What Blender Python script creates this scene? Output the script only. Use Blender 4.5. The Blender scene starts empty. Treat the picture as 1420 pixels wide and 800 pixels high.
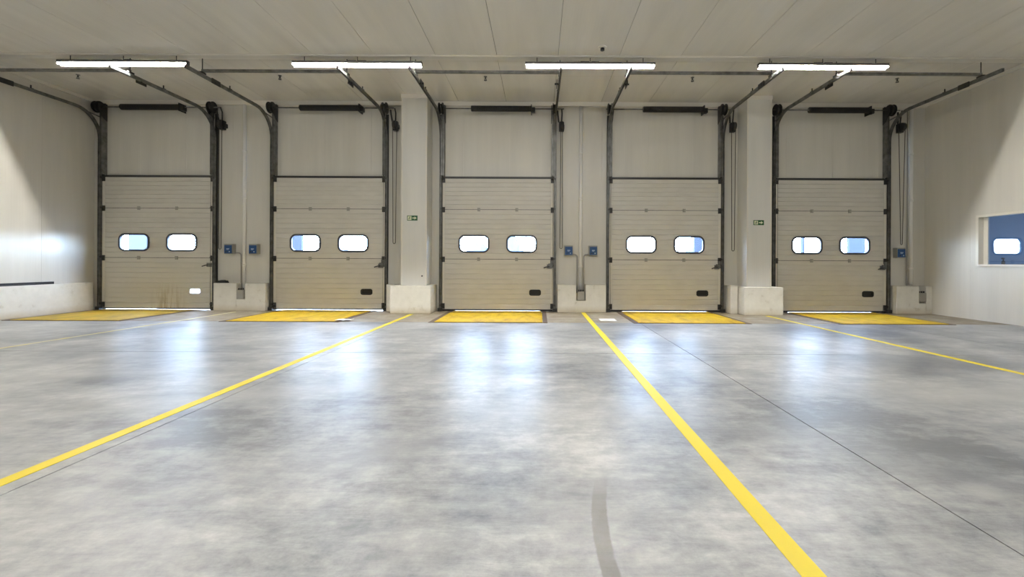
import bpy, bmesh, math, random
from mathutils import Vector, Matrix
PI = math.pi
S = bpy.context.scene
COL = S.collection
random.seed(4)

# ------------------------------------------------------------------ camera
cd = bpy.data.cameras.new('camera'); cam = bpy.data.objects.new('camera', cd); COL.objects.link(cam)
cam.location = (0, 0, 1.2); cam.rotation_euler = (PI/2, -0.0046, 0)
cd.sensor_width = 36; cd.lens = 620/1420*36; cd.shift_x = -37/1420; cd.shift_y = -37/1420
cd.clip_start = .05; cd.clip_end = 600
S.camera = cam

# ------------------------------------------------------------------ sky
SKY = 62.0
w = bpy.data.worlds.new('sky'); S.world = w; w.use_nodes = True
nt = w.node_tree; nt.nodes.clear()
o = nt.nodes.new('ShaderNodeOutputWorld'); bg = nt.nodes.new('ShaderNodeBackground')
tc = nt.nodes.new('ShaderNodeTexCoord'); sp = nt.nodes.new('ShaderNodeSeparateXYZ'); cr = nt.nodes.new('ShaderNodeValToRGB')
nt.links.new(tc.outputs['Generated'], sp.inputs[0]); nt.links.new(sp.outputs['Z'], cr.inputs[0])
cr.color_ramp.elements[0].position = 0; cr.color_ramp.elements[0].color = (.66, .81, 1, 1)
cr.color_ramp.elements[1].position = .7; cr.color_ramp.elements[1].color = (.40, .60, 1, 1)
nt.links.new(cr.outputs[0], bg.inputs[0]); bg.inputs[1].default_value = SKY
nt.links.new(bg.outputs[0], o.inputs[0])

# ------------------------------------------------------------------ large lamps of the hall behind the camera
LAMP = 3100.0            # radiance of the lamp tubes in view
def area(name, loc, sx, sy, power, col, rot=(0, 0, 0), spread=PI):
    l = bpy.data.lights.new(name, 'AREA'); l.shape = 'RECTANGLE'; l.size = sx; l.size_y = sy
    l.energy = power; l.color = col; l.spread = spread
    ob = bpy.data.objects.new(name, l); COL.objects.link(ob); ob.location = loc; ob.rotation_euler = rot
    return ob
WHITE = (1.0, .97, .91)
for yy, p, wd, rx in ((3.2, 225, 8.5, .33), (-2.2, 135, 9, .3), (-7.0, 110, 9, .2)):
    area('hall_lamp_row', (-.6, yy, 4.9), wd, .12, p, WHITE, (rx, 0, 0))
area('office_fill', (11.6, 8.6, 3.0), 1.2, .5, 60, (.8, .9, 1))  # unseen light added to brighten the office room behind the glass

S.view_settings.view_transform = 'Standard'; S.view_settings.look = 'None'
S.view_settings.exposure = -0.02; S.view_settings.gamma = 1; S.view_settings.use_curve_mapping = False

# ------------------------------------------------------------------ materials
def mat(name, col, rough=.5, metal=0, spec=.5):
    m = bpy.data.materials.new(name); m.use_nodes = True
    b = m.node_tree.nodes['Principled BSDF']
    b.inputs['Base Color'].default_value = (*col, 1); b.inputs['Roughness'].default_value = rough
    b.inputs['Metallic'].default_value = metal; b.inputs['Specular IOR Level'].default_value = spec
    return m
class N:
    def __init__(s, m): s.t = m.node_tree; s.b = s.t.nodes['Principled BSDF']
    def n(s, k, **kw):
        x = s.t.nodes.new('ShaderNode'+k)
        for a, v in kw.items(): setattr(x, a, v)
        return x
    def l(s, a, b): s.t.links.new(a, b)
    def pos(s): return s.n('NewGeometry').outputs['Position']
    def obj(s): return s.n('TexCoord').outputs['Object']
    def map(s, src, scale=(1, 1, 1), loc=(0, 0, 0), rot=(0, 0, 0)):
        x = s.n('Mapping'); s.l(src, x.inputs[0]); x.inputs['Scale'].default_value = scale
        x.inputs['Location'].default_value = loc; x.inputs['Rotation'].default_value = rot; return x.outputs[0]
    def noise(s, src, sc, det=4, ro=.55, dist=0):
        x = s.n('TexNoise'); s.l(src, x.inputs['Vector']); x.inputs['Scale'].default_value = sc
        x.inputs['Detail'].default_value = det; x.inputs['Roughness'].default_value = ro; x.inputs['Distortion'].default_value = dist
        return x.outputs['Fac']
    def ramp(s, f, stops):
        x = s.n('ValToRGB'); s.l(f, x.inputs[0]); e = x.color_ramp.elements
        while len(e) < len(stops): e.new(.5)
        for i, (p, c) in enumerate(stops):
            e[i].position = p; e[i].color = (*c, 1) if len(c) == 3 else c
        return x.outputs[0]
    def math(s, op, a, b=None, c=None, clamp=False):
        x = s.n('Math', operation=op, use_clamp=clamp)
        for i, v in enumerate((a, b, c)):
            if v is None: continue
            if isinstance(v, (int, float)): x.inputs[i].default_value = v
            else: s.l(v, x.inputs[i])
        return x.outputs[0]
    def mix(s, f, a, b, blend='MIX'):
        x = s.n('Mix', data_type='RGBA', blend_type=blend)
        for i, v in ((0, f), (6, a), (7, b)):
            if isinstance(v, (int, float)): x.inputs[i].default_value = v
            elif isinstance(v, tuple): x.inputs[i].default_value = (*v, 1)
            else: s.l(v, x.inputs[i])
        return x.outputs[2]
    def bump(s, h, strength, dist):
        x = s.n('Bump'); s.l(h, x.inputs['Height']); x.inputs['Strength'].default_value = strength
        x.inputs['Distance'].default_value = dist; s.l(x.outputs[0], s.b.inputs['Normal'])

WALLC = (.67, .645, .585)
def panel_mat(name, axis, col=WALLC, rough=.32):
    m = mat(name, col, rough); q = N(m); p = q.pos()
    sep = q.n('SeparateXYZ'); q.l(p, sep.inputs[0])
    a = sep.outputs[axis]
    wv = q.math('SINE', q.math('MULTIPLY', a, 2*PI/.05))       # fine lined profile of the sandwich sheet
    q.bump(wv, .12, .0012)
    sc = {0: (3, .5, .25), 1: (.5, 3, .25), 2: (.4, .4, 2)}[axis]
    if 'ceiling' in name: sc = (2.5, .3, 1)
    f = q.noise(q.map(p, sc), 1.2, 5)
    q.l(q.ramp(f, [(.3, tuple(c*.93 for c in col)), (.7, tuple(c*1.04 for c in col))]), q.b.inputs['Base Color'])
    return m
m_wx = panel_mat('cream_sheet_back', 0, (.665, .645, .59))
m_wy = panel_mat('cream_sheet_side', 1)
m_col = panel_mat('column_sheet', 0, (.73, .72, .68))
m_ceil = panel_mat('cream_sheet_ceiling', 0, (.80, .77, .705), .17)
m_door = mat('door_skin', (.64, .61, .54), .38); q = N(m_door)
f = q.noise(q.map(q.obj(), (1, 1, 3)), 2.2, 5)
q.l(q.ramp(f, [(.3, (.59, .57, .52)), (.7, (.65, .63, .575))]), q.b.inputs['Base Color'])
m_door_st = mat('door_skin_stained', (.64, .61, .54), .4); q = N(m_door_st)
f = q.noise(q.map(q.obj(), (9, 1, .9)), 2.0, 5, .6)
sep = q.n('SeparateXYZ'); q.l(q.obj(), sep.inputs[0])
gx = q.math('SUBTRACT', 1, q.math('ABSOLUTE', q.math('MULTIPLY', q.math('SUBTRACT', sep.outputs[0], .25), 2.2)), clamp=True)
gz = q.math('SUBTRACT', 1.0, q.math('MULTIPLY', sep.outputs[2], 1.5), clamp=True)
k = q.math('MULTIPLY', q.math('MULTIPLY', gx, gz), q.math('MULTIPLY', q.math('SUBTRACT', f, .45, clamp=True), 9, clamp=True), clamp=True)
q.l(q.mix(k, (.62, .60, .545), (.34, .27, .14)), q.b.inputs['Base Color'])
m_plinth = mat('painted_masonry', (.76, .74, .66), .6); q = N(m_plinth)
f = q.noise(q.pos(), 5, 6, .65); f2 = q.noise(q.pos(), 1.1, 4)
c1 = q.ramp(f, [(.26, (.50, .46, .38)), (.40, (.72, .705, .65)), (.7, (.79, .775, .72))])
sep = q.n('SeparateXYZ'); q.l(q.pos(), sep.inputs[0])
dz = q.math('MULTIPLY', q.math('SUBTRACT', .16, sep.outputs[2], clamp=True), q.math('MULTIPLY', f2, 7), clamp=True)
q.l(q.mix(dz, c1, (.47, .37, .22)), q.b.inputs['Base Color'])
q.bump(f, .3, .01)
m_trim = mat('pale_trim', (.74, .71, .64), .35)
m_galv = mat('galvanised_steel', (.30, .30, .29), .42, .85); q = N(m_galv)
f = q.noise(q.pos(), 9, 4); q.l(q.ramp(f, [(.3, (.13, .13, .125)), (.7, (.26, .26, .25))]), q.b.inputs['Base Color'])
m_dark = mat('dark_steel', (.06, .06, .06), .45, .7)
m_black = mat('black_paint', (.012, .012, .013), .4)
m_rubber = mat('black_rubber', (.02, .02, .022), .7)
m_wframe = mat('window_gasket', (.05, .055, .075), .5)
m_chain = mat('chain_steel', (.10, .095, .08), .5, .8)
m_pipe = mat('white_conduit', (.86, .85, .83), .3)
m_branch = mat('grey_conduit', (.36, .35, .33), .4)
m_greybox = mat('grey_enclosure', (.33, .32, .29), .5)
m_blue = mat('blue_cover', (.008, .06, .20), .4)
m_ink = mat('pale_print', (.45, .55, .7), .5)
m_green = mat('sign_green', (.03, .12, .045), .45)
m_signw = mat('sign_pale_yellow', (.75, .78, .55), .5)
m_concdark = mat('pit_edge', (.10, .065, .04), .7)
m_paper = mat('white_card', (.82, .80, .76), .6)
m_housing = mat('lamp_housing', (.10, .10, .10), .5)
m_flange = mat('flange_white', (.85, .85, .85), .5)  # white of the added cut-off flange on the lamps
m_post = mat('blue_grey_render', (.006, .0095, .019), .8)
m_hill = mat('distant_scrub', (.022, .030, .030), .9)
m_yard = mat('yard_asphalt', (.09, .09, .09), .9)
m_office = mat('office_blue_paint', (.26, .38, .58), .6)
m_office2 = mat('office_pale_paint', (.42, .54, .72), .6)
m_tube = bpy.data.materials.new('lit_tube'); m_tube.use_nodes = True
t = m_tube.node_tree; t.nodes.remove(t.nodes['Principled BSDF']); e = t.nodes.new('ShaderNodeEmission')
e.inputs[0].default_value = (*WHITE, 1); e.inputs[1].default_value = LAMP
t.links.new(e.outputs[0], t.nodes['Material Output'].inputs[0])
def glass(name, tint, gloss):
    m = bpy.data.materials.new(name); m.use_nodes = True; t = m.node_tree; t.nodes.remove(t.nodes['Principled BSDF'])
    a = t.nodes.new('ShaderNodeBsdfTransparent'); a.inputs[0].default_value = (*tint, 1)
    g = t.nodes.new('ShaderNodeBsdfGlossy'); g.inputs['Roughness'].default_value = .02
    mx = t.nodes.new('ShaderNodeMixShader'); mx.inputs[0].default_value = gloss
    t.links.new(a.outputs[0], mx.inputs[1]); t.links.new(g.outputs[0], mx.inputs[2]); t.links.new(mx.outputs[0], t.nodes['Material Output'].inputs[0])
    return m
m_pane = glass('clear_acrylic', (.93, .97, 1), .05)
m_glass = glass('office_glass', (.8, .88, .95), .16)

# ---- polished concrete
def blob(q, xy, cx, cy, rx, ry, rot, soft_noise, power=1.0):
    v = q.map(xy, (1, 1, 1), (-cx, -cy, 0)); v = q.map(v, (1, 1, 1), (0, 0, 0), (0, 0, -rot)); v = q.map(v, (1/rx, 1/ry, 0))
    ln = q.n('VectorMath', operation='LENGTH'); q.l(v, ln.inputs[0])
    d = q.math('ADD', ln.outputs['Value'], q.math('MULTIPLY', q.math('SUBTRACT', soft_noise, .5), .9))
    return q.math('MULTIPLY', q.math('SUBTRACT', 1.15, d, clamp=True), power, clamp=True)
m_floor = mat('polished_concrete', (.4, .41, .41), .3); q = N(m_floor); p = q.pos()
big = q.noise(p, .45, 6, .6, .3); mid = q.noise(q.map(p, (1, 1.5, 1), (3, 1, 0)), 1.4, 10, .72, .2); fine = q.noise(p, 7, 10, .75)
streak = q.noise(q.map(p, (.6, 3.0, 1), rot=(0, 0, .35)), 2.4, 9, .75, .5)
g = q.math('ADD', q.math('MULTIPLY', big, .42), q.math('ADD', q.math('MULTIPLY', mid, .20), q.math('ADD', q.math('MULTIPLY', streak, .18), q.math('MULTIPLY', fine, .20))))
base = q.ramp(g, [(.435, (.13, .136, .146)), (.48, (.235, .24, .245)), (.52, (.32, .323, .318)), (.57, (.46, .457, .44))])
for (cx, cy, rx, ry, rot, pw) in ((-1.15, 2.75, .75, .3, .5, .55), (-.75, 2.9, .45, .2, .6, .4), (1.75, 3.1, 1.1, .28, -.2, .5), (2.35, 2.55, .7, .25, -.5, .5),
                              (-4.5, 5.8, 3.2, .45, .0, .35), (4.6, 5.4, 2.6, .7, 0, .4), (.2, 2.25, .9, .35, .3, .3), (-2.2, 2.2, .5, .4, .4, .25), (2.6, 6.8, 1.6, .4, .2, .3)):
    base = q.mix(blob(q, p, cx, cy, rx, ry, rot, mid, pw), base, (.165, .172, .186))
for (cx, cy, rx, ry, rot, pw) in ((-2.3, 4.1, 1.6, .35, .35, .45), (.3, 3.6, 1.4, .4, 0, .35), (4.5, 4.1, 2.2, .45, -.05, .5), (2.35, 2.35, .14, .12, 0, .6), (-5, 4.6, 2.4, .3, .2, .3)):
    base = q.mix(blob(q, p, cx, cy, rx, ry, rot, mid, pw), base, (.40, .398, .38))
# curved tyre mark
sep = q.n('SeparateXYZ'); q.l(p, sep.inputs[0]); X, Y = sep.outputs[0], sep.outputs[1]
u = q.math('SUBTRACT', Y, 1.7)
cx = q.math('ADD', .285, q.math('ADD', q.math('MULTIPLY', u, -.066), q.math('MULTIPLY', q.math('MULTIPLY', u, u), .2)))
dd = q.math('ABSOLUTE', q.math('SUBTRACT', X, q.math('ADD', cx, q.math('MULTIPLY', q.math('SUBTRACT', fine, .5), .03))))
edge = q.math('MULTIPLY', q.math('SUBTRACT', .040, dd), 120, clamp=True)
end = q.math('MULTIPLY', q.math('SUBTRACT', 2.5, Y), 3.5, clamp=True)
k = q.math('MULTIPLY', q.math('MULTIPLY', edge, end), q.math('MULTIPLY', fine, 1.3), clamp=True)
base = q.mix(k, base, (.10, .085, .07))
# fine scratches
for rot, off in ((.5, 0), (-.7, 3), (1.3, 7)):
    wv = q.noise(q.map(p, (.35, 14, 1), (off, off, 0), (0, 0, rot)), 2.6, 2, .5)
    sc = q.math('MULTIPLY', q.math('SUBTRACT', .012, q.math('ABSOLUTE', q.math('SUBTRACT', wv, .5))), 14, clamp=True)
    mask = q.math('MULTIPLY', sc, q.math('MULTIPLY', q.math('SUBTRACT', mid, .5, clamp=True), 5, clamp=True))
    base = q.mix(mask, base, (.24, .24, .24))
q.l(base, q.b.inputs['Base Color'])
rr = q.n('MapRange'); q.l(q.math('ADD', q.math('MULTIPLY', fine, .5), q.math('MULTIPLY', streak, .5)), rr.inputs[0]); rr.inputs[1].default_value = .3; rr.inputs[2].default_value = .7
rr.inputs[3].default_value = .25; rr.inputs[4].default_value = .46; q.l(rr.outputs[0], q.b.inputs['Roughness'])
q.bump(q.math('ADD', streak, q.math('MULTIPLY', fine, .3)), .3, .012)
m_apron = mat('worn_brown_concrete', (.3, .26, .2), .55); q = N(m_apron); p = q.pos()
f = q.noise(p, 2.5, 7, .65); q.l(q.ramp(f, [(.3, (.17, .135, .09)), (.5, (.25, .21, .15)), (.72, (.36, .325, .26))]), q.b.inputs['Base Color']); q.bump(f, .2, .01)
m_line = mat('yellow_floor_paint', (.85, .74, .05), .5, 0, .3); q = N(m_line); p = q.pos()
f = q.noise(p, 3.5, 6, .7); f2 = q.noise(p, 22, 4, .7)
k = q.math('MULTIPLY', q.math('SUBTRACT', q.math('ADD', f, q.math('MULTIPLY', f2, .35)), .79, clamp=True), 6, clamp=True)
q.l(q.mix(k, (.68, .54, .018), (.50, .43, .16)), q.b.inputs['Base Color'])
m_linew = mat('worn_yellow_paint', (.6, .52, .2), .5); q = N(m_linew); p = q.pos()
f = q.noise(p, 4, 6, .7); q.l(q.ramp(f, [(.4, (.66, .58, .22)), (.6, (.52, .48, .34))]), q.b.inputs['Base Color'])
m_plate = mat('yellow_leveller_paint', (.72, .48, .02), .6, 0, .2); q = N(m_plate); p = q.pos()
f = q.noise(q.map(p, (2.5, 1, 1)), 1.6, 7, .7, .5); f2 = q.noise(p, 12, 5, .7)
c1 = q.ramp(f, [(.30, (.28, .16, .02)), (.44, (.48, .31, .01)), (.62, (.61, .40, .012))])
sk = q.math('MULTIPLY', q.math('SUBTRACT', f2, .60, clamp=True), 6, clamp=True)
q.l(q.mix(sk, c1, (.16, .10, .04)), q.b.inputs['Base Color'])
m_platew = mat('worn_leveller_paint', (.5, .33, .02), .55); q = N(m_platew); p = q.pos()
f = q.noise(q.map(p, (2, 1, 1)), 1.4, 7, .7, .5)
q.l(q.ramp(f, [(.3, (.26, .17, .02)), (.5, (.46, .31, .015)), (.7, (.60, .36, .03))]), q.b.inputs['Base Color'])

# ------------------------------------------------------------------ helpers
class MB:
    def __init__(s): s.bm = bmesh.new(); s.mats = []
    def mi(s, m):
        if m not in s.mats: s.mats.append(m)
        return s.mats.index(m)
    def box(s, x0, x1, y0, y1, z0, z1, m=None, bev=0):
        r = bmesh.ops.create_cube(s.bm, size=1)['verts']
        for v in r:
            v.co = Vector(((x0+x1)/2+v.co.x*(x1-x0), (y0+y1)/2+v.co.y*(y1-y0), (z0+z1)/2+v.co.z*(z1-z0)))
        fs = {f for v in r for f in v.link_faces}
        if bev:
            es = list({e for v in r for e in v.link_edges})
            out = bmesh.ops.bevel(s.bm, geom=es, offset=bev, segments=2, affect='EDGES', profile=.7)
            fs = {f for f in out['faces']} | {f for f in fs if f.is_valid}
        if m is not None:
            i = s.mi(m)
            for f in fs:
                if f.is_valid: f.material_index = i
        return s
    def tube(s, pts, r, n=8, m=None, cap=True):
        pts = [Vector(p) for p in pts]; rings = []; up = None
        for i, p in enumerate(pts):
            d = (pts[min(i+1, len(pts)-1)]-pts[max(i-1, 0)]).normalized()
            if up is None: up = d.orthogonal().normalized()
            else: up = (up-d*up.dot(d)).normalized()
            b = d.cross(up); rings.append([s.bm.verts.new(p+(up*math.cos(2*PI*k/n)+b*math.sin(2*PI*k/n))*r) for k in range(n)])
        i = s.mi(m) if m is not None else 0; fs = []
        for a, b in zip(rings, rings[1:]):
            for k in range(n): fs.append(s.bm.faces.new((a[k], a[(k+1) % n], b[(k+1) % n], b[k])))
        if cap: fs += [s.bm.faces.new(rings[0][::-1]), s.bm.faces.new(rings[-1])]
        for f in fs: f.material_index = i; f.smooth = True
        if cap: fs[-1].smooth = fs[-2].smooth = False
        return s
    def prism(s, poly, axis, a, b, m=None):
        """poly in the two other axes (order of axes kept), extruded along axis from a to b"""
        def P(u, v, t):
            c = [u, v]; c.insert(axis, t); return Vector(c)
        lo = [s.bm.verts.new(P(u, v, a)) for u, v in poly]; hi = [s.bm.verts.new(P(u, v, b)) for u, v in poly]
        n = len(poly); i = s.mi(m) if m is not None else 0
        fs = [s.bm.faces.new(lo), s.bm.faces.new(hi[::-1])]
        for k in range(n): fs.append(s.bm.faces.new((lo[k], hi[k], hi[(k+1) % n], lo[(k+1) % n])))
        for f in fs: f.material_index = i
        return s
    def sweep(s, path, prof):
        """prof = closed list (dx, dn) swept along path in the YZ plane; dn along path normal"""
        rings = []
        for i, (y, z) in enumerate(path):
            a = Vector(path[max(i-1, 0)]); b = Vector(path[min(i+1, len(path)-1)]); d = (b-a).normalized(); nrm = Vector((-d.y, d.x))
            rings.append([s.bm.verts.new((px, y+nrm.x*pn, z+nrm.y*pn)) for px, pn in prof])
        n = len(prof)
        for a, b in zip(rings, rings[1:]):
            for k in range(n): s.bm.faces.new((a[k], a[(k+1) % n], b[(k+1) % n], b[k]))
        s.bm.faces.new(rings[0][::-1]); s.bm.faces.new(rings[-1]); return s
    def mesh(s, name, mats=None):
        bmesh.ops.recalc_face_normals(s.bm, faces=s.bm.faces)
        me = bpy.data.meshes.new(name); s.bm.to_mesh(me); s.bm.free()
        for m in (s.mats or mats or []): me.materials.append(m)
        return me
    def build(s, name, m=None, parent=None, loc=None):
        me = s.mesh(name, [m] if m else None)
        ob = bpy.data.objects.new(name, me); COL.objects.link(ob)
        if parent: ob.parent = parent
        if loc: ob.location = loc
        return ob
def empty(name, loc=(0, 0, 0)):
    e = bpy.data.objects.new(name, None); e.empty_display_size = .1; COL.objects.link(e); e.location = loc; return e
def tag(o, label, cat, group=None):
    o['label'] = label; o['category'] = cat
    if group: o['group'] = group
    return o
def struct(o, label=None):
    o['kind'] = 'structure'
    if label: o['label'] = label
    return o
def inst(name, me, parent, loc=(0, 0, 0)):
    ob = bpy.data.objects.new(name, me); COL.objects.link(ob); ob.parent = parent; ob.location = loc; return ob
def copy_tree(src, parent=None):
    c = src.copy(); COL.objects.link(c); c.parent = parent
    for ch in list(src.children):
        copy_tree(ch, c)
    return c
def box(name, b, m, parent=None, bev=0): return MB().box(*b, bev=bev).build(name, m, parent)
def rrect(cx, cz, w, h, r, n=6):
    out = []
    for sx, sz, a0 in ((1, 1, 0), (-1, 1, 90), (-1, -1, 180), (1, -1, 270)):
        for k in range(n+1):
            a = math.radians(a0+90*k/n); out.append((cx+sx*(w/2-r)+r*math.cos(a), cz+sz*(h/2-r)+r*math.sin(a)))
    return out
def boolean(ob, cutter):
    md = ob.modifiers.new('cut', 'BOOLEAN'); md.object = cutter; md.operation = 'DIFFERENCE'; md.solver = 'EXACT'
    dg = bpy.context.evaluated_depsgraph_get(); dg.update()
    me = bpy.data.meshes.new_from_object(ob.evaluated_get(dg)); ob.modifiers.clear(); ob.data = me
    bpy.data.objects.remove(cutter)

# ------------------------------------------------------------------ dimensions
H = 5.07; XL, XR = -10.80, 9.37; YB = 10.86; YF = -9.0
DC = [-9.20, -5.06, -0.99, 3.05, 7.05]        # door centres
LW = 2.69; LT = 3.23                            # leaf width, top of leaf

# ------------------------------------------------------------------ floor: slabs between saw cuts
fl = struct(empty('floor'))
xs = [XL-.2, -7.46, -2.73, 2.0, 6.73, XR+.2]; ys = [YF, .9, 5.86, 8.82]
for i in range(5):
    for j in range(3):
        box('slab', (xs[i]+.004, xs[i+1]-.004, ys[j]+.004, ys[j+1]-.004, -.15, 0), m_floor, fl)
box('bed', (XL-.2, XR+.2, YF, 11.1, -.3, -.15), m_concdark, fl)
ap = box('apron', (XL-.2, XR+.2, 8.82, 11.1, -.15, 0), m_apron, fl)
ap['label'] = 'worn brown concrete strip along the dock doors'

# ------------------------------------------------------------------ ceiling panels
ce = struct(empty('ceiling', (0, 0, H)))
pw = 1.15; n = int((XR-XL)/pw)+2
pm1 = MB().box(0, pw-.007, YF, 8.47, 0, .1).mesh('ceiling_panel', [m_ceil])
pm2 = MB().box(0, pw-.007, 8.48, 11.1, 0, .1).mesh('ceiling_panel', [m_ceil])
for i in range(n):
    x = XL-.35+i*pw
    inst('ceiling_panel', pm1, ce, (x, 0, 0)); inst('ceiling_panel', pm2, ce, (x, 0, 0))
bk = MB().box(XL-.4, XR+.8, YF, 11.1, .1, .14).build('ceiling_backing', m_trim, ce)
tr = struct(MB().box(XL, XR, 8.38, 8.58, H-.012, H).box(XL, XR, 8.40, 8.56, H-.02, H-.012).build('trim_1', m_trim), 'flat joint strip across the cream ceiling above the lamps')

# ------------------------------------------------------------------ back wall: backing with openings, panels
wb = struct(empty('wall_back', (0, YB, 0)))
ow = 1.30
edges = [XL-.2]+[v for c in DC for v in (c-ow, c+ow)]+[XR+.2]
b = MB()
for i in range(0, len(edges), 2): b.box(edges[i], edges[i+1], .02, .24, 0, 3.18)
b.box(XL-.2, XR+.2, .02, .24, 3.18, H)
b.build('wall_core', m_trim, wb)
def wall_strip(x0, x1, z0, z1, mw=1.15):
    k = max(1, round((x1-x0)/mw)); w_ = (x1-x0)/k
    for j in range(k):
        MB().box(x0+j*w_+.0015, x0+(j+1)*w_-.0015, 0, .02, z0, z1).build('wall_panel', m_wx, wb)
for i in range(0, len(edges), 2): wall_strip(max(edges[i], XL), min(edges[i+1], XR), 0, 3.18)
wall_strip(XL, XR, 3.18, H-.02)
struct(box('trim_2', (XL, XR, YB-.05, YB, H-.105, H-.0), m_trim), 'pale cornice where the back wall meets the ceiling')

# ------------------------------------------------------------------ side walls
wl = struct(empty('wall_left', (XL, 0, 0)))
box('wall_core', (-.2, -.02, YF, 11.1, 0, H), m_trim, wl)
y = YB
while y > YF+.01:
    y0 = max(y-1.15, YF); box('wall_panel', (-.02, 0, y0+.0015, y-.0015, 0, H-.02), m_wy, wl); y = y0
wr = struct(empty('wall_right', (XR, 0, 0)))
WY0, WY1, WZ0, WZ1 = 7.3, 9.57, 1.15, 2.235
for b_ in ((.02, .14, YF, WY0, 0, H), (.02, .14, WY1, 11.1, 0, H), (.02, .14, WY0, WY1, 0, WZ0), (.02, .14, WY0, WY1, WZ1, H)):
    box('wall_core', b_, m_trim, wr)
y = YB
while y > YF+.01:
    y0 = max(y-1.15, YF); a, c = y0+.0015, y-.0015
    if c <= WY0 or a >= WY1: box('wall_panel', (0, .02, a, c, 0, H-.02), m_wy, wr)
    else:
        bb = MB().box(0, .02, a, c, 0, WZ0).box(0, .02, a, c, WZ1, H-.02)
        if c > WY1: bb.box(0, .02, WY1, c, WZ0, WZ1)
        if a < WY0: bb.box(0, .02, a, WY0, WZ0, WZ1)
        bb.build('wall_panel', m_wy, wr)
    y = y0
rear = struct(box('wall_rear', (XL-.2, XR+.2, YF-.2, YF, 0, H+.1), m_wx))
struct(box('trim_3', (XL, XL+.05, YF, YB-.05, H-.07, H), m_trim), 'cornice along the left wall')
struct(box('trim_4', (XR-.05, XR, YF, YB-.05, H-.07, H), m_trim), 'cornice along the right wall')
# office window
wi = struct(empty('window_1', (XR, (WY0+WY1)/2, WZ0)), 'white framed office window in the right wall')
hy = (WY1-WY0)/2; hz = WZ1-WZ0
fr = MB().box(-.02, .15, hy-.06, hy, 0, hz).box(-.02, .15, -hy, -hy+.06, 0, hz).box(-.02, .15, -hy+.06, hy-.06, hz-.05, hz)
fr.build('window_frame', m_trim, wi)
MB().box(-.04, .15, -hy+.06, hy-.06, 0, .04).build('window_sill', m_paper, wi)
MB().box(.10, .106, -hy+.06, hy-.06, .04, hz-.05).build('pane', m_glass, wi)
MB().box(.09, .12, hy-.15, hy-.06, .04, hz-.05).build('inner_jamb', m_trim, wi)
# office room behind
of = struct(empty('trim_5', (XR+.14, 0, 0)), 'blue painted office room behind the right wall window')
x1 = 4.2
MB().box(x1, x1+.1, 6.2, 10.9, 0, 3.3).build('office_wall', m_office, of)
MB().box(0, x1, 10.8, 10.9, 0, 3.3).build('office_wall', m_office, of)
MB().box(0, x1, 6.1, 6.2, 0, 3.3).build('office_wall', m_office, of)
MB().box(0, x1, 6.2, 10.8, 3.2, 3.3).build('office_ceiling', m_office2, of)
MB().box(0, x1, 6.2, 10.8, -.1, 0).build('office_floor', m_greybox, of)
MB().box(0, .9, 10.5, 10.8, 0, 3.2).build('office_pier', m_office2, of)
# desk inside so that the two dark things stand on something
dk = empty('office_desk', (XR+.46, 8.6, 0))
tag(dk, 'pale office desk just behind the office window glass', 'desk')
MB().box(-.28, .28, -1.0, 1.0, 1.08, 1.12).build('desk_top', m_trim, dk)
for yy in (-.95, .95):
    for xx in (-.24, .24): MB().box(xx-.025, xx+.025, yy-.025, yy+.025, 0, 1.08).build('leg', m_dark, dk)
pr = empty('desk_phone', (XR+.42, 8.9, 1.12)); tag(pr, 'low black desk phone seen through the office window', 'phone')
MB().box(-.09, .09, -.12, .12, 0, .05, bev=.012).build('base', m_black, pr)
MB().box(-.085, -.035, -.11, .11, .05, .085, bev=.012).build('handset', m_black, pr)
bo = empty('spray_bottle', (XR+.42, 9.42, 1.12)); tag(bo, 'slim dark bottle at the left corner of the office window', 'bottle')
MB().tube([(0, 0, 0), (0, 0, .12), (0, 0, .14)], .03, 12).build('body', m_wframe, bo)
MB().tube([(0, 0, .14), (0, 0, .19)], .012, 8).box(-.035, .015, -.012, .012, .18, .21).build('nozzle', m_black, bo)

# ------------------------------------------------------------------ plinths and columns
def plinth_pts(x0, x1, z, notch=None):
    if not notch: return [(x0, 0), (x1, 0), (x1, z), (x0, z)]
    a, b_, zb = notch
    return [(x0, 0), (x1, 0), (x1, z), (b_, z), (b_, zb), (a, zb), (a, z), (x0, z)]
def plinth(x0, x1, notch, label, y0=10.64, z=.66):
    bb = MB()
    if notch:
        a, b_, zb = notch
        bb.box(x0, a, y0, YB, 0, z, bev=.012).box(b_, x1, y0, YB, 0, z, bev=.012).box(a-.01, b_+.01, y0+.004, YB, 0, zb)
    else: bb.box(x0, x1, y0, YB, 0, z, bev=.012)
    return tag(bb.build('masonry_plinth', m_plinth), label, 'plinth', 'white masonry plinths at the wall foot')
plinth(-7.74, -6.50, (-7.19, -6.99, .28), 'low white plinth with notched junction box between first and second door')
plinth(.45, 1.61, (.90, 1.12, .28), 'low white plinth with notched junction box between third and fourth door')
plinth(8.52, XR, (9.06, 9.22, .25), 'low white plinth in the right corner beside the fifth door')
tag(box('masonry_plinth', (XL, XL+.12, YF, 10.72, 0, .66), m_plinth, bev=.012), 'long white plinth running along the foot of the left wall', 'plinth', 'white masonry plinths at the wall foot')
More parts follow.
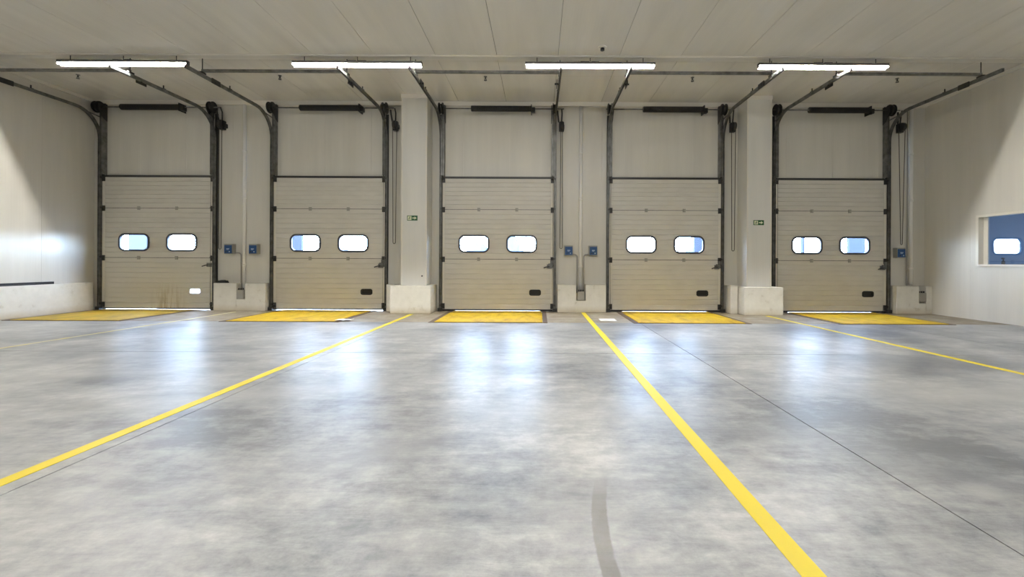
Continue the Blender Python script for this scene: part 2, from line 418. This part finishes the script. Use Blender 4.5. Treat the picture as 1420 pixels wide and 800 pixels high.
def column(x0, x1, bx0, bx1, label):
    c = empty('column', ((x0+x1)/2, 10.6, 0)); ox = -(x0+x1)/2; oy = -10.6
    MB().box(bx0+ox, bx1+ox, 10.22+oy, YB+oy, 0, .64, bev=.02).build('column_base', m_plinth, c)['label'] = 'wide white masonry column foot'
    MB().box(x0+ox, x1+ox, 10.36+oy, YB+oy, .64, H-.09).build('shaft', m_col, c)
    for e in (x0, x1):
        s_ = 1 if e == x0 else -1
        MB().box(e+ox-.004*s_ if s_ > 0 else e+ox-.03, e+ox+.03 if s_ > 0 else e+ox+.004, 10.355+oy, 10.36+oy, .645, H-.09).build('corner_strip', m_trim, c)
    MB().box(x0+ox-.01, x1+ox+.01, 10.345+oy, YB+oy, H-.09, H).build('cornice', m_trim, c)
    return tag(c, label, 'column')
column(-3.19, -2.60, -3.40, -2.47, 'square cream column between the second and third dock doors')
column(4.82, 5.39, 4.70, 5.60, 'square cream column between the fourth and fifth dock doors')
tag(box('masonry_plinth', (-3.61, -3.42, 10.6, YB, 0, .65), m_plinth, bev=.012), 'narrow white plinth left of the column by the second door', 'plinth', 'white masonry plinths at the wall foot')
tag(box('masonry_plinth', (4.51, 4.68, 10.5, YB, 0, .66), m_plinth, bev=.012), 'narrow white plinth right of the fourth door beside the column', 'plinth', 'white masonry plinths at the wall foot')
# dark bars lying on the left plinth ledge
tag(MB().box(XL+.005, XL+.075, 5.5, 9.9, .66, .715, bev=.008).build('rubber_bar', m_rubber), 'black rubber bar lying on top of the left wall plinth', 'bar')
tag(MB().box(XL+.078, XL+.118, 5.5, 9.5, .66, .685, bev=.005).build('steel_strip', m_dark), 'dark metal strip in front of the black bar on left plinth', 'bar')
rb = empty('rubber_wedge', (-7.56, 10.72, .66)); tag(rb, 'small black rubber wedge on the plinth right of the first door', 'wedge')
MB().prism([(-.13, 0), (.11, 0), (.08, .055), (-.09, .06)], 1, -.05, .05).build('wedge_body', m_rubber, rb)
MB().box(-.05, .04, -.03, .03, .055, .068).build('grip', m_dark, rb)

# ------------------------------------------------------------------ sectional doors
Y0, Y1 = -.055, 0.0       # leaf thickness, relative to y = YB-.005
sec = [(.05, 1.255), (1.262, 2.452), (2.459, LT-.03)]
hw = LW/2
def ribbed(z0, z1, n):
    """panel profile in (y,z) with shallow grooves on the inner face"""
    p = [(Y1, z0), (Y1, z1), (Y0, z1)]
    st = (z1-z0)/n
    for k in range(n-1, 0, -1):
        z = z0+k*st; p += [(Y0, z+.012), (Y0+.010, z+.006), (Y0+.010, z-.004), (Y0, z-.007)]
    p.append((Y0, z0)); return p
def leaf_panel(i, n, m):
    z0, z1 = sec[i]; return MB().prism(ribbed(z0, z1, n), 0, -hw, hw).build('panel', m)
WIN = [(-.575, 1.628), (.578, 1.628)]; WW, WH, WR = .70, .385, .125
low = leaf_panel(0, 10, m_door); mid_ = leaf_panel(1, 10, m_door); top = leaf_panel(2, 7, m_door)
def cutters(rects):
    bb = MB()
    for cx, cz, w_, h_, r in rects: bb.prism(rrect(cx, cz, w_, h_, r), 1, -.2, .2)
    return bb.build('cutter', m_black)
boolean(mid_, cutters([(cx, cz, WW, WH, WR) for cx, cz in WIN]))
HOLE = (.905, .455, .255, .115, .035)
low_open = low.copy(); low_open.data = low.data.copy(); COL.objects.link(low_open); low_open.data.materials[0] = m_door_st
boolean(low_open, cutters([HOLE])); low_open.data.name = 'panel'
boolean(low, cutters([HOLE]))
def ring(bb, cx, cz, w_, h_, r, t, ya, yb):
    a = rrect(cx, cz, w_, h_, r); b_ = rrect(cx, cz, w_-2*t, h_-2*t, max(r-t, .01))
    A = [[bb.bm.verts.new((x, yy, z)) for x, z in pts] for yy in (ya, yb) for pts in (a, b_)]
    n = len(a)
    for k in range(n):
        j = (k+1) % n
        for u, v in ((0, 1), (1, 3), (3, 2), (2, 0)): bb.bm.faces.new((A[u][k], A[u][j], A[v][j], A[v][k]))
    return bb
def make_door(open_hole, gap):
    d = empty('door_1', (0, YB-.005, 0)); struct(d)
    lo = (low_open if open_hole else low).copy(); COL.objects.link(lo); lo.parent = d; lo.name = 'panel'
    m2 = mid_.copy(); COL.objects.link(m2); m2.parent = d; m2.name = 'panel'
    t2 = top.copy(); COL.objects.link(t2); t2.parent = d; t2.name = 'panel'
    for cx, cz in WIN:
        ring(MB(), cx, cz, WW+.05, WH+.05, WR+.025, .042, Y0-.014, Y0+.03).build('window_frame', m_wframe, m2)
        bb = MB().prism(rrect(cx, cz, WW-.002, WH-.002, WR), 1, -.032, -.026); bb.build('pane', m_pane, m2)
    if not open_hole:
        bb = ring(MB(), *HOLE[:2], HOLE[2]+.03, HOLE[3]+.03, HOLE[4]+.015, .028, Y0-.006, Y0+.02)
        bb.prism(rrect(*HOLE[:4], HOLE[4]), 1, -.02, -.008); bb.build('hand_recess', m_black, lo)
    else: ring(MB(), *HOLE[:2], HOLE[2]+.02, HOLE[3]+.02, HOLE[4]+.01, .014, Y0-.004, Y0+.02).build('hand_recess', m_trim, lo)
    bb = MB()
    for a, b_, g_ in gap: bb.box(a*hw, b_*hw, Y0+.006, Y1-.01, g_, .05)
    bb.build('bottom_seal', m_rubber, d)
    MB().box(-hw, hw, Y0-.008, Y1-.02, LT-.03, LT+.02).build('top_rail', m_dark, d)
    for zz in (sec[0][1]+.003, sec[1][1]+.003):
        MB().box(-hw+.03, hw-.03, Y0-.0015, Y0+.004, zz-.007, zz+.007).build('joint_seal', m_galv, d)
        for xx in (-.46, .455):
            MB().box(xx-.035, xx+.035, Y0-.012, Y0, zz-.045, zz-.006).box(xx-.035, xx+.035, Y0-.012, Y0, zz+.006, zz+.04).tube([(xx-.035, Y0-.012, zz), (xx+.035, Y0-.012, zz)], .008, 8).build('hinge', m_greybox, d)
    for zz in (sec[0][1], sec[1][1], LT-.06, .13):
        for s_ in (-1, 1):
            xx = s_*(hw-.035)
            MB().box(xx-.035, xx+.035, Y0-.02, Y0, zz-.07, zz+.06, bev=.004).tube([(xx-.03*s_, Y0-.03, zz+.02), (xx+.075*s_, Y0-.03, zz+.02)], .012, 8).tube([(xx+.045*s_, Y0-.03, zz+.02), (xx+.07*s_, Y0-.03, zz+.02)], .028, 12).build('roller_bracket', m_dark, d)
    for s_ in (-1, 1):      # thin end caps
        MB().box(s_*(hw-.028)-.028, s_*(hw-.028)+.028, Y0-.003, Y0+.002, .05, LT-.03).build('end_cap', m_trim, d)
    k = MB().box(1.19, 1.31, Y0-.02, Y0, 1.04, 1.14, m_galv, bev=.006).tube([(1.255, Y0-.02, 1.09), (1.255, Y0-.06, 1.09)], .022, 12, m_galv)
    k.tube([(1.255, Y0-.055, 1.09), (1.17, Y0-.06, 1.075), (1.11, Y0-.06, 1.055)], .012, 8, m_dark)
    if not open_hole: k.box(1.22, 1.34, Y0-.035, Y0-.02, 1.06, 1.16, m_dark, bev=.005).box(1.27, 1.36, Y0-.05, Y0-.02, 1.15, 1.24, m_dark, bev=.005)
    k.tube([(1.24, Y0-.03, 1.10), (1.38, Y0-.03, 1.10)], .008, 8, m_galv).build('handle', None, d)
    return d
dA = make_door(True, ((-1, -.02, .025), (-.02, 1, .0165))); dC = make_door(False, ((-1, 1, .0225),)); dB = make_door(False, ((-.76, .76, .016), (-1, -.76, .002), (.76, 1, .002)))
for o_ in (low, mid_, top, low_open): bpy.data.objects.remove(o_)
DOORS = [dA, dC, dB]+[copy_tree(dB) for _ in range(2)]
nth = ['first', 'second', 'third', 'fourth', 'fifth']
for i, d in enumerate(DOORS):
    d.location.x = DC[i]; d.name = 'door_%d' % (i+1)
    d['label'] = ['leftmost cream sectional dock door with rust streaks and an open hand hole', 'cream sectional dock door left of the left column',
                  'middle cream sectional dock door facing the centre of the hall', 'cream sectional dock door left of the right column', 'rightmost cream sectional dock door beside the office wall'][i]

# ------------------------------------------------------------------ lift gear (tracks, shaft, spring) of each door
TX = hw+.035; ZT = 4.73; R_ = .6; YT = 10.765
def track_path():
    p = [(YT, .03), (YT, ZT-R_)]
    for k in range(1, 11):
        a = PI/2*k/10; p.append((YT-R_+R_*math.cos(a), ZT-R_+R_*math.sin(a)))
    p.append((8.13, ZT)); return p
prof = [(-.022, -.03), (.022, -.03), (.022, .03), (.012, .03), (.012, -.02), (-.012, -.02), (-.012, .03), (-.022, .03)]
def lift_gear(i):
    off = [-.08, .06, .09, .165, .13][i]
    g = empty('door_lift_gear', (DC[i], YB, 0)); oy = -YB
    for s_ in (-1, 1):
        t_ = MB().sweep([(y_+oy, z_) for y_, z_ in track_path()], [(px*1.0, pn) for px, pn in prof]).build('track', m_galv, g, (s_*TX, 0, 0))
        MB().box(s_*TX-.03, s_*TX+.03, -.035, 0, .03, ZT+.02).build('wall_angle', m_dark, g)
        xi = s_*(TX-.055)
        MB().box(xi-.03, xi+.03, -.13, -.12, LT+.03, ZT+.1).box(xi-s_*.03-.005, xi-s_*.03+.005, -.12, 0, LT+.03, ZT+.1).build('upper_plate', m_galv, g)
        MB().box(s_*TX-.05, s_*TX+.05, -.15, -.035, .004, .08, bev=.008).build('track_foot', m_dark, g)
        # drum with bracket
        xd = s_*(TX-.02)
        MB().tube([(xd-.05, -.16, 4.86), (xd-.035, -.16, 4.86)], .135, 20, m_black).tube([(xd-.035, -.16, 4.86), (xd+.035, -.16, 4.86)], .105, 20, m_dark).tube([(xd+.035, -.16, 4.86), (xd+.05, -.16, 4.86)], .135, 20, m_black).build('cable_drum', None, g)
        MB().prism([(-.24, 4.80), (-.24, 4.92), (-.01, 4.99), (-.01, 4.55), (-.10, 4.60)], 0, xd-s_*.075-.006, xd-s_*.075+.006).build('drum_bracket', m_dark, g)
        # strut between bracket and track
        MB().tube([(xd, -.08, 4.63), (s_*TX, -.62, 4.70)], .014, 6).build('strut', m_galv, g)
        MB().tube([(s_*(TX-.06), -.125, .15), (s_*(TX-.05), -.14, 4.76)], .004, 6).build('lift_cable', m_chain, g)
        # far end of the rail
        MB().box(s_*TX-.03, s_*TX+.03, 8.48+oy, 8.60+oy, ZT+.03, ZT+.06).tube([(s_*TX, 8.54+oy, ZT+.05), (s_*TX, 8.54+oy, H)], .009, 6).box(s_*TX-.03, s_*TX+.03, 8.51+oy, 8.57+oy, H-.008, H).build('hanger_rod', m_dark, g)
        MB().box(s_*(TX-.05)-.006, s_*(TX-.05)+.006, 8.72+oy, 8.95+oy, ZT-.07, ZT+.03).tube([(s_*(TX-.09), 8.8+oy, ZT-.03), (s_*(TX-.01), 8.8+oy, ZT-.03)], .02, 8).build('spring_bumper', m_dark, g)
        MB().tube([(s_*TX, 9.3+oy, ZT+.03), (s_*TX, 9.3+oy, ZT+.10)], .012, 6).box(s_*TX-.03, s_*TX+.03, 9.28+oy, 9.33+oy, ZT+.028, ZT+.036).build('bolt_clamp', m_dark, g)
    MB().box(-TX, TX, 8.51+oy, 8.57+oy, ZT+.065, ZT+.108).build('cross_rail', m_galv, g)
    MB().tube([(-TX-.07, -.16, 4.86), (TX+.2, -.16, 4.86)], .0145, 10).build('shaft', m_galv, g)
    sp_ = MB().tube([(off-.73, -.16, 4.86), (off+.70, -.16, 4.86)], .062, 16, m_black)
    for k in range(48):     # coils proud of the core
        xx = off-.72+k*.0298; sp_.tube([(xx, -.16, 4.86), (xx+.02, -.16, 4.86)], .071, 14, m_black, True)
    sp_.build('torsion_spring', None, g)
    MB().box(off+.70, off+.72, -.24, -.02, 4.75, 4.94).box(off+.72, off+.80, -.22, -.10, 4.77, 4.88, bev=.01).build('spring_anchor', m_black, g)
    tag(g, ['galvanised tracks, shaft and black spring above the leftmost dock door', 'galvanised tracks, shaft and black spring above the second dock door from left',
            'galvanised tracks, shaft and black spring above the middle dock door', 'galvanised tracks, shaft and black spring above the fourth dock door from left',
            'galvanised tracks, shaft and black spring above the rightmost dock door'][i], 'door track', 'lift tracks of the dock doors')
for i in range(5): lift_gear(i)

# ------------------------------------------------------------------ chain hoists
def hoist(i):
    xo = [1.57, 1.60, 1.525, 1.60, 1.63][i]; zb = [1.45, 1.60, 1.50, 1.46, 1.62][i]; sp2 = [.035, .05, .018, .05, .075][i]
    h = empty('chain_hoist', (DC[i]+xo, YB, 4.46))
    MB().box(-.06, .06, -.15, -.04, -.12, .10, bev=.02).box(-.02, .07, -.12, 0, -.06, .04, bev=.01).build('gearbox', m_black, h)
    MB().tube([(-.035, -.17, 0), (.035, -.17, 0)], .10, 18).build('chain_wheel', m_dark, h)
    MB().tube([(-.07, -.12, .09), (-.09, -.15, .25), (-.10, -.16, .36)], .02, 8).tube([(.0, -.1, .09), (.01, -.12, .3), (0, -.16, .40)], .016, 8).build('drive_chain', m_dark, h)
    pts = [(-sp2, -.16, -.05)]; L = 4.46-zb
    w0, w1 = sp2, (.03 if i != 4 else .02)
    for k in range(1, 9): t_ = k/8; pts.append((-(w0+(w1-w0)*t_), -.16, -.05-(L-.1)*t_))
    for k in range(1, 6): a = PI*k/6; pts.append((-w1*math.cos(a), -.16, -(L-.05)-w1*math.sin(a)))
    for k in range(8, -1, -1): t_ = k/8; pts.append(((w0+(w1-w0)*t_), -.16, -.05-(L-.1)*t_))
    MB().tube(pts, .0085, 6).build('hand_chain', m_chain, h)
    tag(h, ['black chain hoist right of the leftmost dock door', 'black chain hoist with looped hand chain right of the second dock door', 'small black chain hoist right of the middle dock door',
            'black chain hoist with looped hand chain right of the fourth dock door', 'large black chain hoist with tapering chain right of the rightmost dock door'][i], 'hoist', 'chain hoists beside the dock doors')
for i in range(5): hoist(i)

# ------------------------------------------------------------------ dock levellers
PX = [(-10.40, -8.28), (-6.15, -4.02), (-2.05, .08), (1.98, 4.08), (6.01, 8.08)]
for i, (a, b_) in enumerate(PX):
    c = (a+b_)/2; hwp = (b_-a)/2
    d = empty('dock_leveller', (c, 9.8, 0)); m = m_platew if i == 0 else m_plate
    pl = MB().box(-hwp, hwp, -1.0, .62, 0, .014, bev=.003).build('platform', m, d)
    MB().box(-hwp+.02, hwp-.02, .645, .98, 0, .016, bev=.003).build('lip', m, d)
    MB().tube([(-hwp+.02, .632, .01), (hwp-.02, .632, .01)], .009, 8).build('lip_hinge', m_dark, d)
    MB().box(-hwp-.11, -hwp-.012, -1.05, 1.0, 0, .006).box(hwp+.012, hwp+.10, -1.05, 1.0, 0, .006).box(-hwp-.012, hwp+.012, -1.05, -1.012, 0, .006).build('pit_frame', m_concdark, d)
    tag(d, ['dull worn yellow dock leveller plate in front of the leftmost door', 'yellow dock leveller plate in front of the second door from left', 'yellow dock leveller plate in front of the middle door',
            'yellow dock leveller plate in front of the fourth door from left', 'yellow dock leveller plate in front of the rightmost door'][i], 'dock leveller', 'yellow dock leveller plates')

# ------------------------------------------------------------------ painted lines (thin paint film) and card
def line(x0, y0, x1, y1, wd, m, label, z=.003):
    bb = MB(); n = 24; vs = []
    for k in range(n+1):
        t_ = k/n; x = x0+(x1-x0)*t_; y = y0+(y1-y0)*t_
        vs.append([bb.bm.verts.new((x+dx, y, zz)) for dx, zz in ((-wd/2, 0), (-wd/2, z), (wd/2, z), (wd/2, 0))])
    for a, b_ in zip(vs, vs[1:]):
        for k in range(3): bb.bm.faces.new((a[k], a[k+1], b_[k+1], b_[k]))
    bb.bm.faces.new(vs[0]); bb.bm.faces.new(vs[-1][::-1])
    o_ = bb.build('floor_line', m); return tag(o_, label, 'floor marking', 'yellow lines on the floor')
line(-2.885, -3, -2.875, 10.1, .09, m_line, 'yellow floor line running from lower left to the left column')
line(1.062, -3, 1.055, 10.62, .095, m_line, 'yellow floor line running from the notched plinth to the bottom right')
line(5.36, 2, 5.16, 10.1, .085, m_line, 'yellow floor line running from the right column to the right edge')
line(-7.42, 2, -7.06, 10.4, .07, m_linew, 'faded pale yellow line at the far left between first two doors')
tag(box('white_card', (1.27, 1.60, 9.12, 9.45, 0, .006), m_paper), 'white square card on the floor right of the yellow line', 'card')
# scrap of torn plastic at the corner of the second plate
bb = MB(); rnd = random.Random(3)
g_ = [[bb.bm.verts.new((-4.02+.05*a+rnd.uniform(-.015, .015), 8.84+.05*c_+rnd.uniform(-.015, .015), .018+rnd.uniform(0, .022))) for c_ in range(4)] for a in range(7)]
for a in range(6):
    for c_ in range(3): bb.bm.faces.new((g_[a][c_], g_[a+1][c_], g_[a+1][c_+1], g_[a][c_+1]))
o_ = bb.build('crumpled_plastic', m_paper); md = o_.modifiers.new('s', 'SOLIDIFY'); md.thickness = .004
tag(o_, 'crumpled white plastic scrap at the corner of the second yellow plate', 'litter')

# ------------------------------------------------------------------ control boxes, conduits, junction boxes
def control(x, z, label):
    c = empty('control_box', (x, YB, z))
    MB().box(-.10, .10, -.13, 0, -.115, .125, bev=.006).build('enclosure', m_greybox, c)
    MB().box(-.088, .088, -.148, -.13, -.10, .095, bev=.006).build('cover', m_blue, c)
    MB().box(-.035, .035, -.151, -.147, .0, .018).box(-.028, .02, -.151, -.147, -.018, -.008).build('label_print', m_ink, c)
    for xx in (-.04, .04): MB().tube([(xx, -.148, -.06), (xx, -.158, -.06)], .014, 12).build('button', m_ink if xx > 0 else m_black, c)
    tag(c, label, 'control box', 'blue door control boxes')
control(-7.45, 1.47, 'blue control box left of the white pipe beside the first door')
control(-6.86, 1.47, 'blue control box right of the white pipe beside the second door')
control(.72, 1.47, 'blue control box left of the pipe between third and fourth doors')
control(1.31, 1.47, 'blue control box right of the pipe between third and fourth doors')
control(8.70, 1.45, 'blue control box on its own at the right of the fifth door')
def elbow(x0, z0, x1, zb, yv=-.04):
    s_ = 1 if x1 > x0 else -1; r = .07; p = [(x0, yv, z0), (x1-s_*r, yv, z0)]
    for k in range(1, 7): a = PI/2*k/6; p.append((x1-s_*r+s_*r*math.sin(a), yv, z0-r+r*math.cos(a)))
    p.append((x1, yv, zb)); return p
def pipes(x, zb, jb, elbows, label, jl):
    c = empty('conduit', (x, YB, zb))
    MB().tube([(0, -.035, 0), (0, -.035, H-zb-.1)], .038, 14).build('riser', m_pipe, c)
    for zz in (1.08, 2.72, 3.85): MB().tube([(0, -.035, zz-zb-.03), (0, -.035, zz-zb+.03)], .046, 12).build('coupling', m_pipe, c)
    for x0, x1 in elbows:
        e_ = [(px-x, py, pz-zb) for px, py, pz in elbow(x0, 1.385, x1, .45 if len(elbows) > 1 else .67)]
        MB().tube(e_, .015, 8).build('branch_pipe', m_branch, c)
    tag(c, label, 'pipe', 'conduits between the doors')
    j = empty('junction_box', (jb, YB-.19, .39))
    MB().box(-.085, .085, -.04, .04, -.10, .11, bev=.006).build('box_body', m_greybox, j)
    MB().box(-.075, .075, -.05, -.04, -.09, .10, bev=.003).build('lid', m_greybox, j)
    for xx in (-.05, 0, .05): MB().tube([(xx, 0, .11), (xx, 0, .15)], .017, 8).build('gland', m_dark, j)
    tag(j, jl, 'junction box', 'grey junction boxes in the plinths')
pipes(-7.13, .46, -7.10, [(-7.35, -7.20), (-6.96, -7.03)], 'white vertical pipe between the first and second doors', 'grey junction box in the plinth between the first two doors')
pipes(1.01, .46, 1.01, [(.82, .93), (1.21, 1.09)], 'white vertical pipe between the third and fourth doors', 'grey junction box in the plinth between third and fourth doors')
pipes(9.01, .70, 9.14, [(8.80, 8.91)], 'white vertical pipe in the corner right of the fifth door', 'grey junction box in the plinth in the right corner')
tag(MB().tube([(8.93, YB-.02, .67), (8.93, YB-.02, H-.11)], .012, 8).build('cable', m_greybox), 'thin grey cable rising beside the corner pipe', 'cable')

# ------------------------------------------------------------------ exit signs on the columns
def sign(x, z, label):
    s_ = empty('exit_sign', (x, 10.355, z))
    MB().box(-.12, .12, -.008, 0, -.058, .058).build('board', m_green, s_)
    bb = MB()     # pale picture: door with running figure and arrow
    bb.box(-.105, -.02, -.0095, -.008, -.045, .045)
    bb.prism([(.0, -.012), (.05, -.012), (.05, -.035), (.10, 0), (.05, .035), (.05, .012), (.0, .012)], 1, -.0095, -.008)
    bb.build('pale_print', m_signw, s_)
    bb = MB()
    bb.tube([(-.055, -.012, .026), (-.055, -.0095, .026)], .009, 10)
    for p, q_, r_ in (((-.058, .014), (-.066, -.008), .007), ((-.066, -.008), (-.052, -.02), .005), ((-.052, -.02), (-.06, -.036), .0045), ((-.066, -.008), (-.082, -.022), .005), ((-.082, -.022), (-.095, -.022), .004), ((-.058, .013), (-.042, .0), .004), ((-.058, .013), (-.076, .006), .004)):
        bb.tube([(p[0], -.0105, p[1]), (q_[0], -.0105, q_[1])], r_, 6)
    bb.build('running_figure', m_green, s_)
    tag(s_, label, 'sign', 'green exit signs')
sign(-2.93, 2.20, 'green exit sign with arrow on the left column')
sign(5.09, 2.13, 'green exit sign with arrow on the right column')
tag(MB().tube([(-2.70, 10.36, .86), (-2.70, 10.345, .86)], .018, 10).build('bolt_head', m_dark), 'small dark bolt low on the left column', 'bolt')

# ------------------------------------------------------------------ lamps
LXc = [(170-747)*.0136, (494.5-747)*.0136, (817-747)*.0136, (1139.5-747)*.0136]
def lamp(x, label):
    l = empty('batten_lamp', (x, 8.43, H)); L = 1.21
    MB().box(-L, L, -.045, .035, -.142, -.115, bev=.004).box(-L, L, -.045, -.041, -.157, -.140).build('housing', m_housing, l)  # front lip shaped to keep the tube light off the ceiling
    MB().box(-L, L, .026, .032, -.214, -.142).build('cutoff_flange', m_flange, l)  # invented flange, blocks the tube light toward the doors for the diagonal shadow
    MB().box(-L-.012, -L, -.045, .035, -.195, -.115).build('end_cap', m_housing, l); MB().box(L, L+.012, -.045, .035, -.195, -.115).build('end_cap', m_housing, l)
    for s_ in (-1, 1): MB().tube([(-L+.02 if s_ < 0 else .01, 0, -.156), (-.01 if s_ < 0 else L-.02, 0, -.156)], .004, 10).build('tube', m_tube, l)
    for xx in (-1.0, 1.0):
        MB().tube([(xx, 0, 0), (xx, 0, -.125)], .007, 6).box(xx-.03, xx+.03, -.02, .02, -.125, -.11).box(xx-.025, xx+.025, -.02, .02, -.006, 0).build('bracket', m_dark, l)
    MB().box(-.18, -.02, -.03, .03, -.118, -.098).box(.02, .17, -.03, .03, -.118, -.098).tube([(0, 0, 0), (0, 0, -.12)], .006, 6).build('cable_clip', m_dark, l)
    tag(l, label, 'lamp', 'long white batten lamps under the ceiling')
for x, s_ in zip(LXc, ('leftmost', 'second from left', 'third from left', 'rightmost')):
    lamp(x, 'long white batten lamp under the ceiling, %s of four' % s_)

# sprinklers and detector
for i, (px, y_) in enumerate(((108, 104), (388, 105), (673, 106), (960, 107), (1244, 108))):
    yy = 9.35; x = (px-748)*yy/620
    s_ = empty('sprinkler', (x, yy, H))
    MB().tube([(0, 0, 0), (0, 0, -.012)], .035, 14).build('collar', m_galv, s_)
    MB().tube([(0, 0, -.012), (0, 0, -.05)], .012, 8).tube([(-.018, 0, -.05), (-.018, 0, -.08)], .004, 6).tube([(.018, 0, -.05), (.018, 0, -.08)], .004, 6).box(-.022, .022, -.008, .008, -.056, -.048).tube([(0, 0, -.08), (0, 0, -.085)], .032, 12).build('head', m_dark, s_)
    tag(s_, 'small ceiling sprinkler in front of the %s dock door from left' % nth[i], 'sprinkler', 'ceiling sprinklers')
s_ = empty('ceiling_detector', (1.13, 8.05, H)); tag(s_, 'round white ceiling detector with black eye above the third lamp', 'detector')
MB().tube([(0, 0, 0), (0, 0, -.02)], .075, 20).build('base', m_trim, s_)
MB().tube([(0, 0, -.02), (0, 0, -.05), (0, 0, -.062)], .036, 16).build('eye', m_black, s_)

# ------------------------------------------------------------------ outside
struct(box('ground', (-120, 120, 11.1, 260, -1.4, -1.2), m_yard), 'asphalt yard outside the dock doors')
for k, (xa, xb, yy, hh) in enumerate(((-110, -30, 130, 7.5), (-60, 34, 180, 15.5), (34, 150, 220, 13))):
    bb = MB(); rnd = random.Random(k); m_ = 40; pts = [(xa+(xb-xa)*j/m_, -1.2+hh*(.55+.25*math.sin(j*.37+k)+.2*math.sin(j*.9+2*k)+rnd.uniform(-.04, .04))*min(1, j/4, (m_-j)/4)+.05) for j in range(m_+1)]
    F = [[bb.bm.verts.new((x, yy+dy, z if dy == 15 else -1.2)) for x, z in pts] for dy in (0, 15, 45)]
    for a, b_ in zip(F, F[1:]):
        for j in range(m_): bb.bm.faces.new((a[j], a[j+1], b_[j+1], b_[j]))
    o_ = bb.build('distant_hill', m_hill)
    tag(o_, ['low hazy hill ridge outside the left doors', 'low hazy hill ridge outside the middle doors', 'low hazy hill ridge outside the right doors'][k], 'hill')
def post(x0, x1, yy, label, z1=4.6):
    c = empty('outdoor_pier', ((x0+x1)/2, yy, -1.2)); h_ = (x1-x0)/2
    MB().box(-h_, h_, 0, .12, 0, z1+1.2).build('pier_shaft', m_post, c); MB().box(-h_-.05, h_+.05, -.05, .17, 0, .5, bev=.01).build('pier_foot', m_yard, c); MB().box(-h_-.05, h_+.05, -.05, .17, z1+1.2, z1+1.35, bev=.01).build('pier_cap', m_yard, c)
    tag(c, label, 'pier')
post((178-747)*14/620, (203-747)*14/620, 14, 'blue grey pier outside the left window of the leftmost door')
post((404-747)*14/620, (418-747)*14/620, 14, 'blue grey pier outside the left window of the second door')
post((963-747)*14/620, (976-747)*14/620, 14, 'blue grey pier outside the right window of the fourth door')
post((1113-747)*14/620, (1116-747)*14/620, 14, 'thin blue grey post outside the left window of the rightmost door')
post((1178-747)*14/620, (1200-747)*14/620, 14, 'blue grey pier outside the right window of the rightmost door')
